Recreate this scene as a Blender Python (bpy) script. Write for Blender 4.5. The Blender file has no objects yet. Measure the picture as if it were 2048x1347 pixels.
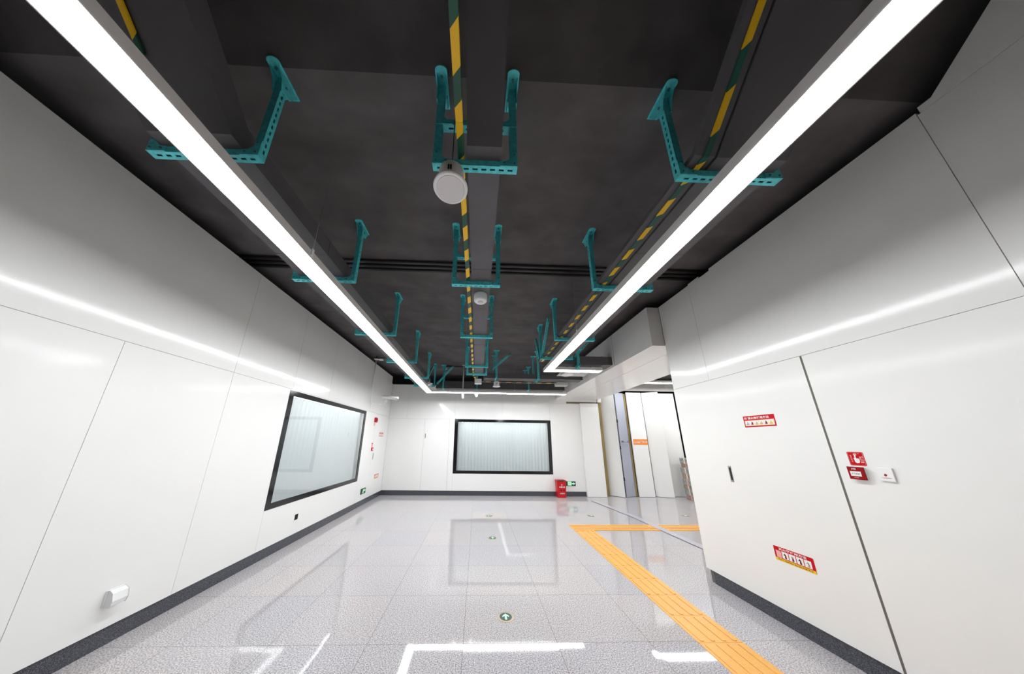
import bpy, math, random
from mathutils import Vector, Matrix
random.seed(7)
SC = bpy.context.scene
COL = SC.collection

# ---------------------------------------------------------------- camera
cam_d = bpy.data.cameras.new('camera')
cam_d.sensor_fit = 'HORIZONTAL'; cam_d.sensor_width = 36.0
cam_d.lens = 507.236 / 2048 * 36.0
cam_d.shift_x = (1024 - 972.242) / 2048
cam_d.shift_y = (745.509 - 673.5) / 2048
cam_d.clip_start = 0.02; cam_d.clip_end = 100
cam = bpy.data.objects.new('camera', cam_d); COL.objects.link(cam)
R = ((0.99935224, -0.03379926, 0.01235738), (0.02083498, 0.26341751, -0.9644569), (0.02934278, 0.96408963, 0.26395109))
M = Matrix.Identity(4)
for i in range(3):
    M[i][0] = R[0][i]; M[i][1] = -R[1][i]; M[i][2] = -R[2][i]
M[0][3], M[1][3], M[2][3] = 0.0, 0.0, 1.5
cam.matrix_world = M
SC.camera = cam

# ---------------------------------------------------------------- world, exposure
W = bpy.data.worlds.new('world'); SC.world = W; W.use_nodes = True
W.node_tree.nodes['Background'].inputs[0].default_value = (0.8, 0.9, 1.0, 1)
W.node_tree.nodes['Background'].inputs[1].default_value = 0.02
SC.view_settings.view_transform = 'Standard'
try: SC.view_settings.look = 'None'
except Exception: pass
SC.view_settings.gamma = 1.0
SC.view_settings.use_curve_mapping = False
SC.view_settings.exposure = 0.0
LAMP_STRENGTH = 32.0

# ---------------------------------------------------------------- materials
def srgb(r, g, b):
    f = lambda c: (c / 255 / 12.92) if c / 255 <= 0.04045 else ((c / 255 + 0.055) / 1.055) ** 2.4
    return (f(r), f(g), f(b), 1)

def mat(name, col, rough=0.5, metal=0.0, spec=0.5, emit=None, estr=0.0, noise=None, coat=0.0, coat_rough=0.05, bump=None):
    m = bpy.data.materials.new(name); m.use_nodes = True
    nt = m.node_tree; b = nt.nodes['Principled BSDF']
    b.inputs['Base Color'].default_value = col
    b.inputs['Roughness'].default_value = rough
    b.inputs['Metallic'].default_value = metal
    b.inputs['Specular IOR Level'].default_value = spec
    b.inputs['Coat Weight'].default_value = coat
    b.inputs['Coat Roughness'].default_value = coat_rough
    if emit:
        b.inputs['Emission Color'].default_value = emit
        b.inputs['Emission Strength'].default_value = estr
    if noise:   # (scale, amount, detail, stretch)
        sc_, amt, det, st = noise
        tc = nt.nodes.new('ShaderNodeTexCoord'); mp = nt.nodes.new('ShaderNodeMapping')
        mp.inputs['Scale'].default_value = st
        n = nt.nodes.new('ShaderNodeTexNoise'); n.inputs['Scale'].default_value = sc_; n.inputs['Detail'].default_value = det
        r = nt.nodes.new('ShaderNodeValToRGB')
        r.color_ramp.elements[0].position = 0.3; r.color_ramp.elements[1].position = 0.7
        lo = tuple(max(0, c * (1 - amt)) for c in col[:3]) + (1,); hi = tuple(c * (1 + amt) for c in col[:3]) + (1,)
        r.color_ramp.elements[0].color = lo; r.color_ramp.elements[1].color = hi
        nt.links.new(tc.outputs['Object'], mp.inputs[0]); nt.links.new(mp.outputs[0], n.inputs[0])
        nt.links.new(n.outputs['Fac'], r.inputs[0]); nt.links.new(r.outputs[0], b.inputs['Base Color'])
        if bump:
            bp = nt.nodes.new('ShaderNodeBump'); bp.inputs['Strength'].default_value = bump; bp.inputs['Distance'].default_value = 0.003
            nt.links.new(n.outputs['Fac'], bp.inputs['Height']); nt.links.new(bp.outputs[0], b.inputs['Normal'])
    return m

def granite(name, base, dark, light, scale, rough, tiles=None, grout=(0.12, 0.11, 0.10, 1), contrast=1.0):
    m = bpy.data.materials.new(name); m.use_nodes = True
    nt = m.node_tree; N = nt.nodes.new; L = nt.links.new
    b = nt.nodes['Principled BSDF']; b.inputs['Roughness'].default_value = rough
    tc = N('ShaderNodeTexCoord')
    n1 = N('ShaderNodeTexNoise'); n1.inputs['Scale'].default_value = scale; n1.inputs['Detail'].default_value = 4; n1.inputs['Roughness'].default_value = 0.75
    L(tc.outputs['Object'], n1.inputs[0])
    r1 = N('ShaderNodeValToRGB'); cr = r1.color_ramp
    cr.elements[0].position = 0.36; cr.elements[0].color = dark
    cr.elements[1].position = 0.64; cr.elements[1].color = light
    e = cr.elements.new(0.5); e.color = base
    L(n1.outputs['Fac'], r1.inputs[0])
    last = r1.outputs[0]
    if tiles:
        tw, th, ox, oy = tiles
        sp = N('ShaderNodeSeparateXYZ'); L(tc.outputs['Object'], sp.inputs[0])
        outs = []; ids = []
        for ax, w, o in (('X', tw, ox), ('Y', th, oy)):
            a = N('ShaderNodeMath'); a.operation = 'SUBTRACT'; a.inputs[1].default_value = o; L(sp.outputs[ax], a.inputs[0])
            d = N('ShaderNodeMath'); d.operation = 'DIVIDE'; d.inputs[1].default_value = w; L(a.outputs[0], d.inputs[0])
            ad = N('ShaderNodeMath'); ad.operation = 'ADD'; ad.inputs[1].default_value = 0.5; L(d.outputs[0], ad.inputs[0])
            fr = N('ShaderNodeMath'); fr.operation = 'FRACT'; L(ad.outputs[0], fr.inputs[0])
            s2 = N('ShaderNodeMath'); s2.operation = 'SUBTRACT'; s2.inputs[1].default_value = 0.5; L(fr.outputs[0], s2.inputs[0])
            ab = N('ShaderNodeMath'); ab.operation = 'ABSOLUTE'; L(s2.outputs[0], ab.inputs[0])
            lt = N('ShaderNodeMath'); lt.operation = 'LESS_THAN'; lt.inputs[1].default_value = 0.0017 / w; L(ab.outputs[0], lt.inputs[0])
            outs.append(lt.outputs[0])
            fl = N('ShaderNodeMath'); fl.operation = 'FLOOR'; L(d.outputs[0], fl.inputs[0]); ids.append(fl.outputs[0])
        mx = N('ShaderNodeMath'); mx.operation = 'MAXIMUM'; L(outs[0], mx.inputs[0]); L(outs[1], mx.inputs[1])
        cb = N('ShaderNodeCombineXYZ'); L(ids[0], cb.inputs[0]); L(ids[1], cb.inputs[1])
        wn = N('ShaderNodeTexWhiteNoise'); wn.noise_dimensions = '2D'; L(cb.outputs[0], wn.inputs[0])
        ge = N('ShaderNodeNewGeometry')
        sb = N('ShaderNodeVectorMath'); sb.operation = 'SUBTRACT'; sb.inputs[1].default_value = (0.5, 0.5, 0.5); L(wn.outputs['Color'], sb.inputs[0])
        sc2 = N('ShaderNodeVectorMath'); sc2.operation = 'MULTIPLY'; sc2.inputs[1].default_value = (0.003, 0.004, 0); L(sb.outputs[0], sc2.inputs[0])
        an = N('ShaderNodeVectorMath'); an.operation = 'ADD'; L(ge.outputs['Normal'], an.inputs[0]); L(sc2.outputs[0], an.inputs[1])
        no = N('ShaderNodeVectorMath'); no.operation = 'NORMALIZE'; L(an.outputs[0], no.inputs[0]); L(no.outputs[0], b.inputs['Normal'])
        rr = N('ShaderNodeValToRGB'); rr.color_ramp.elements[0].color = (0.93, 0.93, 0.96, 1); rr.color_ramp.elements[1].color = (1.0, 0.97, 0.945, 1)
        L(wn.outputs['Value'], rr.inputs[0])
        mu = N('ShaderNodeMix'); mu.data_type = 'RGBA'; mu.blend_type = 'MULTIPLY'; mu.inputs[0].default_value = 1
        L(last, mu.inputs[6]); L(rr.outputs[0], mu.inputs[7])
        mi = N('ShaderNodeMix'); mi.data_type = 'RGBA'; L(mx.outputs[0], mi.inputs[0]); L(mu.outputs[2], mi.inputs[6]); mi.inputs[7].default_value = grout
        last = mi.outputs[2]
        ro = N('ShaderNodeMath'); ro.operation = 'MULTIPLY_ADD'; ro.inputs[1].default_value = 0.6; ro.inputs[2].default_value = rough
        L(mx.outputs[0], ro.inputs[0]); L(ro.outputs[0], b.inputs['Roughness'])
    L(last, b.inputs['Base Color'])
    return m

def stripes(name, c1, c2, pitch, duty, off, slant, rough=0.35):
    m = bpy.data.materials.new(name); m.use_nodes = True
    nt = m.node_tree; N = nt.nodes.new; L = nt.links.new
    b = nt.nodes['Principled BSDF']; b.inputs['Roughness'].default_value = rough
    tc = N('ShaderNodeTexCoord'); sp = N('ShaderNodeSeparateXYZ'); L(tc.outputs['Object'], sp.inputs[0])
    a = N('ShaderNodeMath'); a.operation = 'MULTIPLY_ADD'; a.inputs[1].default_value = slant; L(sp.outputs['X'], a.inputs[0]); L(sp.outputs['Y'], a.inputs[2])
    s = N('ShaderNodeMath'); s.operation = 'SUBTRACT'; s.inputs[1].default_value = off; L(a.outputs[0], s.inputs[0])
    d = N('ShaderNodeMath'); d.operation = 'DIVIDE'; d.inputs[1].default_value = pitch; L(s.outputs[0], d.inputs[0])
    f = N('ShaderNodeMath'); f.operation = 'FRACT'; L(d.outputs[0], f.inputs[0])
    lt = N('ShaderNodeMath'); lt.operation = 'LESS_THAN'; lt.inputs[1].default_value = duty; L(f.outputs[0], lt.inputs[0])
    mi = N('ShaderNodeMix'); mi.data_type = 'RGBA'; L(lt.outputs[0], mi.inputs[0]); mi.inputs[6].default_value = c2; mi.inputs[7].default_value = c1
    L(mi.outputs[2], b.inputs['Base Color'])
    return m

def glass_mat():
    m = bpy.data.materials.new('window_glass'); m.use_nodes = True
    nt = m.node_tree; N = nt.nodes.new; L = nt.links.new
    nt.nodes.remove(nt.nodes['Principled BSDF'])
    tr = N('ShaderNodeBsdfTransparent'); tr.inputs[0].default_value = (0.97, 0.985, 0.985, 1)
    gl = N('ShaderNodeBsdfGlossy'); gl.inputs['Roughness'].default_value = 0.01
    fr = N('ShaderNodeFresnel'); fr.inputs[0].default_value = 1.5
    ge = N('ShaderNodeNewGeometry'); iv = N('ShaderNodeMath'); iv.operation = 'SUBTRACT'; iv.inputs[0].default_value = 1.0; L(ge.outputs['Backfacing'], iv.inputs[1])
    mp = N('ShaderNodeMath'); mp.operation = 'MULTIPLY'; L(fr.outputs[0], mp.inputs[0]); L(iv.outputs[0], mp.inputs[1])
    m2 = N('ShaderNodeMath'); m2.operation = 'MULTIPLY'; m2.inputs[1].default_value = 1.8; m2.use_clamp = True; L(mp.outputs[0], m2.inputs[0]); mp = m2
    mx = N('ShaderNodeMixShader'); L(mp.outputs[0], mx.inputs[0]); L(tr.outputs[0], mx.inputs[1]); L(gl.outputs[0], mx.inputs[2])
    L(mx.outputs[0], nt.nodes['Material Output'].inputs[0])
    return m

def translucent(name, col, rough=0.8, mixf=0.5):
    m = bpy.data.materials.new(name); m.use_nodes = True
    nt = m.node_tree; N = nt.nodes.new; L = nt.links.new; b = nt.nodes['Principled BSDF']
    b.inputs['Base Color'].default_value = col; b.inputs['Roughness'].default_value = rough
    t = N('ShaderNodeBsdfTranslucent'); t.inputs[0].default_value = col
    x = N('ShaderNodeMixShader'); x.inputs[0].default_value = mixf
    L(b.outputs[0], x.inputs[1]); L(t.outputs[0], x.inputs[2]); L(x.outputs[0], nt.nodes['Material Output'].inputs[0])
    return m
MT = dict(
    panel=mat('enamel_panel', (0.875, 0.875, 0.86, 1), rough=0.34, spec=0.3, coat=0.5, coat_rough=0.11, noise=(1.2, 0.012, 2, (1, 1, 1))),
    gap=mat('panel_gap', (0.13, 0.13, 0.12, 1), 0.8),
    door_gap=mat('door_gap', (0.16, 0.15, 0.13, 1), 0.7),
    tan=mat('tan_fireboard', srgb(150, 128, 82), 0.7, noise=(8, 0.2, 3, (1, 1, 0.3))),
    floor=granite('polished_granite', (0.50, 0.48, 0.487, 1), (0.14, 0.14, 0.17, 1), (0.82, 0.80, 0.80, 1), 115, 0.04, tiles=(0.733, 0.643, -0.077, 3.088), grout=(0.16, 0.14, 0.12, 1)),
    base=granite('dark_granite', (0.055, 0.06, 0.075, 1), (0.012, 0.013, 0.018, 1), (0.17, 0.17, 0.19, 1), 190, 0.16),
    ceil=mat('painted_concrete', (0.125, 0.116, 0.118, 1), 0.85, noise=(2.6, 0.22, 12, (1, 1.5, 1)), bump=0.6, spec=0.2),
    duct=mat('painted_duct', (0.105, 0.10, 0.108, 1), 0.55, noise=(3, 0.12, 4, (1, 1, 1))),
    pipe=mat('painted_pipe', (0.05, 0.047, 0.05, 1), 0.5),
    teal=mat('teal_paint', (0.10, 0.68, 0.74, 1), 0.45, noise=(38, 0.18, 3, (1, 1, 1))),
    teal_d=mat('teal_bolt', (0.03, 0.22, 0.24, 1), 0.5),
    alu=mat('satin_aluminium', (0.78, 0.75, 0.73, 1), 0.45, metal=0.0),
    lamp=mat('lamp_diffuser', (0.9, 0.9, 0.9, 1), 0.5, emit=(0.975, 0.99, 1.0, 1), estr=LAMP_STRENGTH),
    white=mat('white_plastic', (0.88, 0.88, 0.88, 1), 0.35),
    offwhite=mat('offwhite_plastic', (0.62, 0.62, 0.61, 1), 0.45),
    grill=mat('speaker_mesh', (0.74, 0.72, 0.72, 1), 0.6),
    black=mat('black_frame', (0.010, 0.010, 0.011, 1), 0.10),
    dark=mat('dark_plastic', (0.012, 0.012, 0.013, 1), 0.4),
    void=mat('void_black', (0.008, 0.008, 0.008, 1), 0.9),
    blind=translucent('blind_fabric', (0.84, 0.86, 0.865, 1), 0.8, 0.42),
    tube=mat('blind_fill_glow', (0.9, 0.9, 0.9, 1), 0.5, emit=(0.97, 0.99, 1.0, 1), estr=12.5),  # glow of the strips added in the window recesses to brighten the blinds
    glass=glass_mat(),
    tactile=mat('tactile_yellow', (0.86, 0.44, 0.10, 1), 0.35, noise=(60, 0.06, 2, (1, 1, 1))),
    tape=mat('white_tape', (0.86, 0.86, 0.85, 1), 0.4),
    film=mat('clear_film', (0.50, 0.475, 0.53, 1), 0.3),
    red=mat('red_plastic', (0.58, 0.001, 0.006, 1), 0.3),
    redsheet=mat('red_print', (0.56, 0.002, 0.008, 1), 0.4, spec=0.2),
    dred=mat('dark_red_print', (0.30, 0.001, 0.006, 1), 0.4, spec=0.2),
    cream=mat('cream_print', (0.86, 0.74, 0.60, 1), 0.4),
    pink=mat('pink_print', (0.85, 0.42, 0.42, 1), 0.4),
    yellow=mat('yellow_print', (0.85, 0.60, 0.02, 1), 0.4),
    ochre=mat('ochre_print', (0.66, 0.46, 0.20, 1), 0.4),
    orange=mat('orange_print', (0.88, 0.28, 0.06, 1), 0.4),
    blueg=mat('grey_print', (0.35, 0.42, 0.50, 1), 0.4),
    green=mat('exit_green', (0.008, 0.06, 0.035, 1), 0.3),
    glow=mat('glow_green', (0.50, 0.90, 0.60, 1), 0.4, emit=(0.45, 1.0, 0.6, 1), estr=0.25),
    brass=mat('brass_ring', (0.52, 0.42, 0.32, 1), 0.35, metal=0.4),
    steel=mat('steel', (0.45, 0.45, 0.46, 1), 0.3, metal=0.9),
    greydoor=mat('grey_blue_door', (0.40, 0.42, 0.50, 1), 0.45, noise=(3, 0.08, 3, (1, 1, 0.3))),
    carton=mat('carton', (0.40, 0.30, 0.24, 1), 0.8, noise=(14, 0.3, 3, (1, 1, 1))),
    carton2=mat('greyish_bundle', (0.36, 0.38, 0.35, 1), 0.8, noise=(14, 0.3, 3, (1, 1, 1))),
    side=mat('lobby_panel', (0.55, 0.54, 0.51, 1), 0.4),
    st_c=stripes('stripe_centre', (0.95, 0.56, 0.008, 1), (0.008, 0.085, 0.05, 1), 0.236, 0.55, 0.955, 0.9),
    st_r=stripes('stripe_right', (0.95, 0.56, 0.008, 1), (0.015, 0.10, 0.07, 1), 0.222, 0.54, 1.478 + 0.7 * 1.238, 0.7),
    st_l=stripes('stripe_left', (0.95, 0.56, 0.008, 1), (0.008, 0.085, 0.05, 1), 0.5, 0.6, -0.335, 0.5),
    st_b=mat('stripe_back', (0.45, 0.26, 0.10, 1), 0.4),
)
MT['st_b'] = stripes('stripe_back', (0.70, 0.36, 0.14, 1), (0.12, 0.17, 0.13, 1), 0.25, 0.5, 0.0, 1.0)
# stripes along x for the conduit at the back: swap axes
def _swap(m):
    nt = m.node_tree
    sp = [n for n in nt.nodes if n.type == 'SEPXYZ'][0]
    ma = [n for n in nt.nodes if n.type == 'MATH' and n.operation == 'MULTIPLY_ADD'][0]
    for l in list(nt.links):
        if l.to_node == ma and l.to_socket in (ma.inputs[0], ma.inputs[2]): nt.links.remove(l)
    nt.links.new(sp.outputs['Y'], ma.inputs[0]); nt.links.new(sp.outputs['X'], ma.inputs[2])
_swap(MT['st_b'])

# ---------------------------------------------------------------- mesh builder
class MB:
    def __init__(s): s.v = []; s.f = []; s.mi = []; s.mats = []; s.sm = []
    def slot(s, m):
        if m not in s.mats: s.mats.append(m)
        return s.mats.index(m)
    def add(s, vs, fs, m, smooth=False):
        k = len(s.v); i = s.slot(m)
        s.v += [tuple(v) for v in vs]
        for f in fs: s.f.append(tuple(k + a for a in f)); s.mi.append(i); s.sm.append(smooth)
        return s
    def box(s, x0, x1, y0, y1, z0, z1, m, bev=0.0):
        x0, x1 = sorted((x0, x1)); y0, y1 = sorted((y0, y1)); z0, z1 = sorted((z0, z1))
        return s.hexa([Vector((x, y, z)) for z in (z0, z1) for y in (y0, y1) for x in (x0, x1)], m)
    def hexa(s, P, m):   # P index = x + 2y + 4z
        fs = [(0, 2, 3, 1), (4, 5, 7, 6), (0, 1, 5, 4), (2, 6, 7, 3), (0, 4, 6, 2), (1, 3, 7, 5)]
        return s.add(P, fs, m)
    def obox(s, o, a, b, c, m):     # box from origin point and three edge vectors
        o, a, b, c = map(Vector, (o, a, b, c))
        P = [o + a * i + b * j + c * k for k in (0, 1) for j in (0, 1) for i in (0, 1)]
        if a.cross(b).dot(c) < 0:
            P = [o + a * (1 - i) + b * j + c * k for k in (0, 1) for j in (0, 1) for i in (0, 1)]
        return s.hexa(P, m)
    def prism(s, pts, d, m):        # polygon extruded by vector d
        pts = [Vector(p) for p in pts]; d = Vector(d); n = len(pts)
        nrm = Vector((0, 0, 0))
        for i in range(n): nrm += pts[i].cross(pts[(i + 1) % n])
        if nrm.dot(d) > 0: pts = pts[::-1]
        vs = pts + [p + d for p in pts]
        fs = [tuple(range(n)), tuple(range(2 * n - 1, n - 1, -1))]
        fs += [(i, n + i, n + (i + 1) % n, (i + 1) % n) for i in range(n)]
        fs = [f if k < 2 else f[::-1] for k, f in enumerate(fs)]
        return s.add(vs, fs, m)
    def lathe(s, c, prof, m, seg=24, axis='Z', mats=None):
        # prof: (radius, height) from bottom to top
        c = Vector(c); vs = []; n = len(prof)
        for r, h in prof:
            for k in range(seg):
                a = 2 * math.pi * k / seg
                p = {'Z': Vector((r * math.cos(a), r * math.sin(a), h)), 'Y': Vector((r * math.cos(a), h, -r * math.sin(a))), 'X': Vector((h, r * math.cos(a), r * math.sin(a)))}[axis]
                vs.append(c + p)
        fs = [tuple(range(seg))[::-1]]; ms = [0]
        for i in range(n - 1):
            for k in range(seg):
                fs.append((i * seg + k, i * seg + (k + 1) % seg, (i + 1) * seg + (k + 1) % seg, (i + 1) * seg + k))
        fs.append(tuple((n - 1) * seg + k for k in range(seg)))
        k0 = len(s.f)
        s.add(vs, fs, m, True)
        s.sm[k0] = False; s.sm[-1] = False
        return s
    def tube(s, pts, r, m, seg=10):
        pts = [Vector(p) for p in pts]; vs = []; n = len(pts); up = Vector((0.123, 0.456, 0.88)).normalized()
        for i, p in enumerate(pts):
            t = (pts[min(i + 1, n - 1)] - pts[max(i - 1, 0)]).normalized()
            a = t.cross(up); a = a.normalized() if a.length > 1e-4 else Vector((1, 0, 0)); b = t.cross(a)
            for k in range(seg):
                w = 2 * math.pi * k / seg; vs.append(p + (a * math.cos(w) + b * math.sin(w)) * r)
        fs = [(i * seg + k, i * seg + (k + 1) % seg, (i + 1) * seg + (k + 1) % seg, (i + 1) * seg + k) for i in range(n - 1) for k in range(seg)]
        fs += [tuple(range(seg))[::-1], tuple((n - 1) * seg + k for k in range(seg))]
        return s.add(vs, fs, m, True)
    def build(s, name, parent=None, bevel=0.0, loc=None, **props):
        me = bpy.data.meshes.new(name); me.from_pydata(s.v, [], s.f)
        for m in s.mats: me.materials.append(MT[m])
        for p, i, q in zip(me.polygons, s.mi, s.sm): p.material_index = i; p.use_smooth = q
        me.update()
        o = bpy.data.objects.new(name, me); COL.objects.link(o)
        if parent: o.parent = parent
        if loc is not None and parent is None:
            me.transform(Matrix.Translation(-Vector(loc))); o.location = loc
        elif parent is not None:
            me.transform(Matrix.Translation(-Vector(parent['_o'])))
        if bevel:
            b = o.modifiers.new('bevel', 'BEVEL'); b.width = bevel; b.segments = 2; b.limit_method = 'ANGLE'; b.angle_limit = math.radians(50)
        for k, v in props.items(): o[k] = v
        return o

ALL = []
def thing(name, label, cat, loc=(0, 0, 0), group=None):
    o = bpy.data.objects.new(name, None); COL.objects.link(o); o.empty_display_size = 0.05
    o.location = loc; o['_o'] = tuple(loc); o['label'] = label; o['category'] = cat
    if group: o['group'] = group
    ALL.append(o)
    return o
def tag(o, label, cat, group=None, kind=None):
    o['label'] = label; o['category'] = cat
    if group: o['group'] = group
    if kind: o['kind'] = kind
    return o
def struct(o): o['kind'] = 'structure'; return o
def sub(part, parent_thing, name, mb, **kw):     # a part of a part
    o = mb.build(name, None, **kw)
    o.data.transform(Matrix.Translation(-Vector(parent_thing['_o'])))
    o.parent = part
    return o

def text_mesh(name, s, size, m, M4, parent, bold=0.0, width=None):
    """flat lettering lying in the local XY plane, centred, placed by matrix M4 (world)"""
    c = bpy.data.curves.new(name, 'FONT'); c.body = s; c.size = size; c.align_x = 'CENTER'; c.align_y = 'CENTER'; c.offset = bold; c.resolution_u = 2
    t = bpy.data.objects.new(name + '_tmp', c); COL.objects.link(t)
    bpy.context.view_layer.update()
    me = bpy.data.meshes.new_from_object(t.evaluated_get(bpy.context.evaluated_depsgraph_get()))
    bpy.data.objects.remove(t); bpy.data.curves.remove(c)
    if me.vertices:
        xs = [v.co.x for v in me.vertices]; w = max(xs) - min(xs); cx = (max(xs) + min(xs)) / 2
        ys = [v.co.y for v in me.vertices]; cy = (max(ys) + min(ys)) / 2
        sx = (width / w) if width and w > 0 else 1
        me.transform(Matrix.Diagonal((sx, 1, 1, 1)) @ Matrix.Translation((-cx, -cy, 0)))
    me.transform(M4)
    me.transform(Matrix.Translation(-Vector(parent['_o'])))
    me.materials.clear(); me.materials.append(MT[m])
    o = bpy.data.objects.new(name, me); COL.objects.link(o); o.parent = parent
    return o

# frames for things mounted on walls: (u, v, w) = along wall to the viewer's right, up, out of wall
def wall_frame(which, a, z, out=0.0):
    if which == 'R': o = Vector((2.70 - out, a, z)); u = Vector((0, -1, 0)); n = Vector((-1, 0, 0))
    if which == 'L': o = Vector((-2.75 + out, a, z)); u = Vector((0, 1, 0)); n = Vector((1, 0, 0))
    if which == 'B': o = Vector((a, 8.07 - out, z)); u = Vector((1, 0, 0)); n = Vector((0, -1, 0))
    v = Vector((0, 0, 1))
    m = Matrix((( u.x, v.x, n.x, o.x), (u.y, v.y, n.y, o.y), (u.z, v.z, n.z, o.z), (0, 0, 0, 1)))
    return m
def fbox(mb, F, u0, u1, v0, v1, w0, w1, m):
    o = F @ Vector((u0, v0, w0)); R3 = F.to_3x3()
    mb.obox(o, R3 @ Vector((u1 - u0, 0, 0)), R3 @ Vector((0, v1 - v0, 0)), R3 @ Vector((0, 0, w1 - w0)), m)
def fprism(mb, F, pts, w0, w1, m):
    R3 = F.to_3x3()
    mb.prism([F @ Vector((u, v, w0)) for u, v in pts], R3 @ Vector((0, 0, w1 - w0)), m)
def rrect(u0, u1, v0, v1, r, n=4):
    out = []
    for cx, cy, a0 in ((u1 - r, v1 - r, 0), (u0 + r, v1 - r, 90), (u0 + r, v0 + r, 180), (u1 - r, v0 + r, 270)):
        for k in range(n + 1):
            a = math.radians(a0 + 90 * k / n); out.append((cx + r * math.cos(a), cy + r * math.sin(a)))
    return out

# ================================================================= structure
CZ = 3.66          # ceiling
YS = 1.03          # where the ceiling starts to slope up towards the viewer
XL, XR, YB = -2.75, 2.70, 8.07
ZP = 0.13          # bottom of wall panels
G = 0.0015         # half joint

b = MB(); b.box(-3.2, 8.0, -2.6, 9.2, -0.12, 0.0, 'floor'); struct(b.build('floor'))
b = MB(); b.box(-4.6, 9.0, YS, 11.5, CZ, CZ + 0.2, 'ceil')
b.prism([(-4.6, YS, CZ), (-4.6, -2.6, CZ + (YS + 2.6)), (-4.6, -2.6, CZ + (YS + 2.6) + 0.25), (-4.6, YS, CZ + 0.2)], (13.6, 0, 0), 'ceil')
struct(b.build('ceiling'))

def panels_x(mb, x, rects, sgn, th=0.018, m='panel'):
    for y0, y1, z0, z1 in rects:
        mb.box(x, x - sgn * th, y0 + G, y1 - G, z0 + G, z1 - G, m)
def panels_y(mb, y, rects, th=0.018, m='panel'):
    for x0, x1, z0, z1 in rects:
        mb.box(x0 + G, x1 - G, y, y + th, z0 + G, z1 - G, m)

# ---- left wall (faces +x)
b = MB()
low = [(-2.6, -1.78), (-1.78, -0.85), (-0.85, 0.08), (0.08, 1.0), (1.0, 1.93), (1.93, 2.845), (2.845, 3.745)]
r = [(y0, y1, ZP, 2.225) for y0, y1 in low]
r += [(3.745, 6.395, ZP, 0.603), (3.745, 6.395, 2.208, 2.225), (6.395, 7.06, ZP, 2.225), (8.0, 8.07, ZP, 2.2)]
up = [-2.6, -1.78, -0.85, 0.08, 1.0, 2.845, 3.79, 4.72, 5.65, 6.58, 7.5, 7.99]
r += [(up[i], up[i + 1], 2.225, 3.50) for i in range(len(up) - 1)]
r += [(7.99, 8.07, 2.2, 3.28)]
panels_x(b, XL, r, 1)
for q in [(-2.6, 3.745, 0, 3.49), (3.745, 6.395, 0, 0.6), (3.745, 6.395, 2.21, 3.49), (6.395, 7.985, 0, 3.49), (7.985, 8.2, 0, 3.27)]:
    b.box(XL - 0.02, XL - 0.10, q[0], q[1], q[2], q[3], 'gap')
b.prism([(XL, 0.99, 3.502), (XL, 0.95, 3.547), (XL, -2.6, 3.547 + 3.55 * 1.03), (XL, -2.6, 3.502)], (-0.02, 0, 0), 'panel')
struct(b.build('wall_left', bevel=0.0))

# ---- right wall (faces -x)
b = MB()
r = [(-2.6, -1.5, ZP, 2.235), (-1.5, 0.1, ZP, 2.235), (0.1, 1.925, ZP, 2.235)]
r += [(-2.6, -0.8, 2.235, 3.50), (-0.8, 1.012, 2.235, 3.50), (1.012, 2.80, 2.235, 3.497), (2.80, 3.357, 2.235, 3.505)]
panels_x(b, XR, r, -1)
b.box(XR, XR + 0.018, 2.64, 2.80 - G, 3.497, 3.52, 'panel'); b.box(XR, XR + 0.018, 1.012 + G, 2.49, 3.497, 3.52, 'panel')
b.box(XR + 0.02, XR + 0.1, -2.6, 3.33, 0, 3.49, 'gap')
b.prism([(XR, 1.0, 3.502), (XR, 1.0, 3.547), (XR, 0.95, 3.547), (XR, -2.6, 3.547 + 3.55 * 1.05), (XR, -2.6, 3.502)], (0.02, 0, 0), 'panel')
# far end of the wall
b.box(XR + 0.0182, XR + 0.45, 3.337, 3.3565, ZP, 3.50, 'panel')
b.box(XR + 0.1, XR + 0.45, -2.6, 3.33, 0, 3.49, 'gap')
struct(b.build('wall_right'))
# door in right wall (flush hose cabinet door)
d = MB(); d.box(XR, XR + 0.018, 1.938, 3.357, ZP + G, 2.233, 'panel'); d.box(XR + 0.004, XR + 0.016, 1.927, 1.938, ZP, 2.233, 'door_gap')
d1 = d.build('door_1'); struct(d1); d1['_o'] = (0, 0, 0)
h = MB(); h.box(XR - 0.003, XR, 2.775, 2.806, 1.132, 1.290, 'steel'); h.box(XR - 0.0045, XR - 0.003, 2.780, 2.801, 1.137, 1.285, 'steel')
h.box(XR - 0.010, XR - 0.0045, 2.783, 2.790, 1.15, 1.275, 'dark')
h.build('door_handle', d1)

# ---- back wall
b = MB()
r = [(-2.75, -1.64, ZP, 2.185), (-0.87, -0.712, ZP, 2.185), (-0.712, 2.298, ZP, 0.60), (-0.712, 2.298, 2.195, 2.2), (2.298, 3.27, ZP, 2.742)]
r += [(-2.75, -2.2, 2.185, 3.27), (-2.2, -0.712, 2.185, 3.27), (-0.712, 0.78, 2.2, 3.27), (0.78, 2.298, 2.2, 3.27), (2.298, 2.85, 2.742, 3.27), (2.85, 4.0, 2.80, 3.4)]
panels_y(b, YB, r)
for q in [(-2.9, -0.712, 0, 3.26), (-0.712, 2.298, 0, 0.598), (-0.712, 2.298, 2.197, 3.26), (2.298, 3.85, 0, 3.26)]:
    b.box(q[0], q[1], YB + 0.02, YB + 0.1, q[2], q[3], 'gap')
b.box(2.86, 3.9, YB + 0.002, YB + 0.02, 2.745, 2.772, 'tan')
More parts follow.
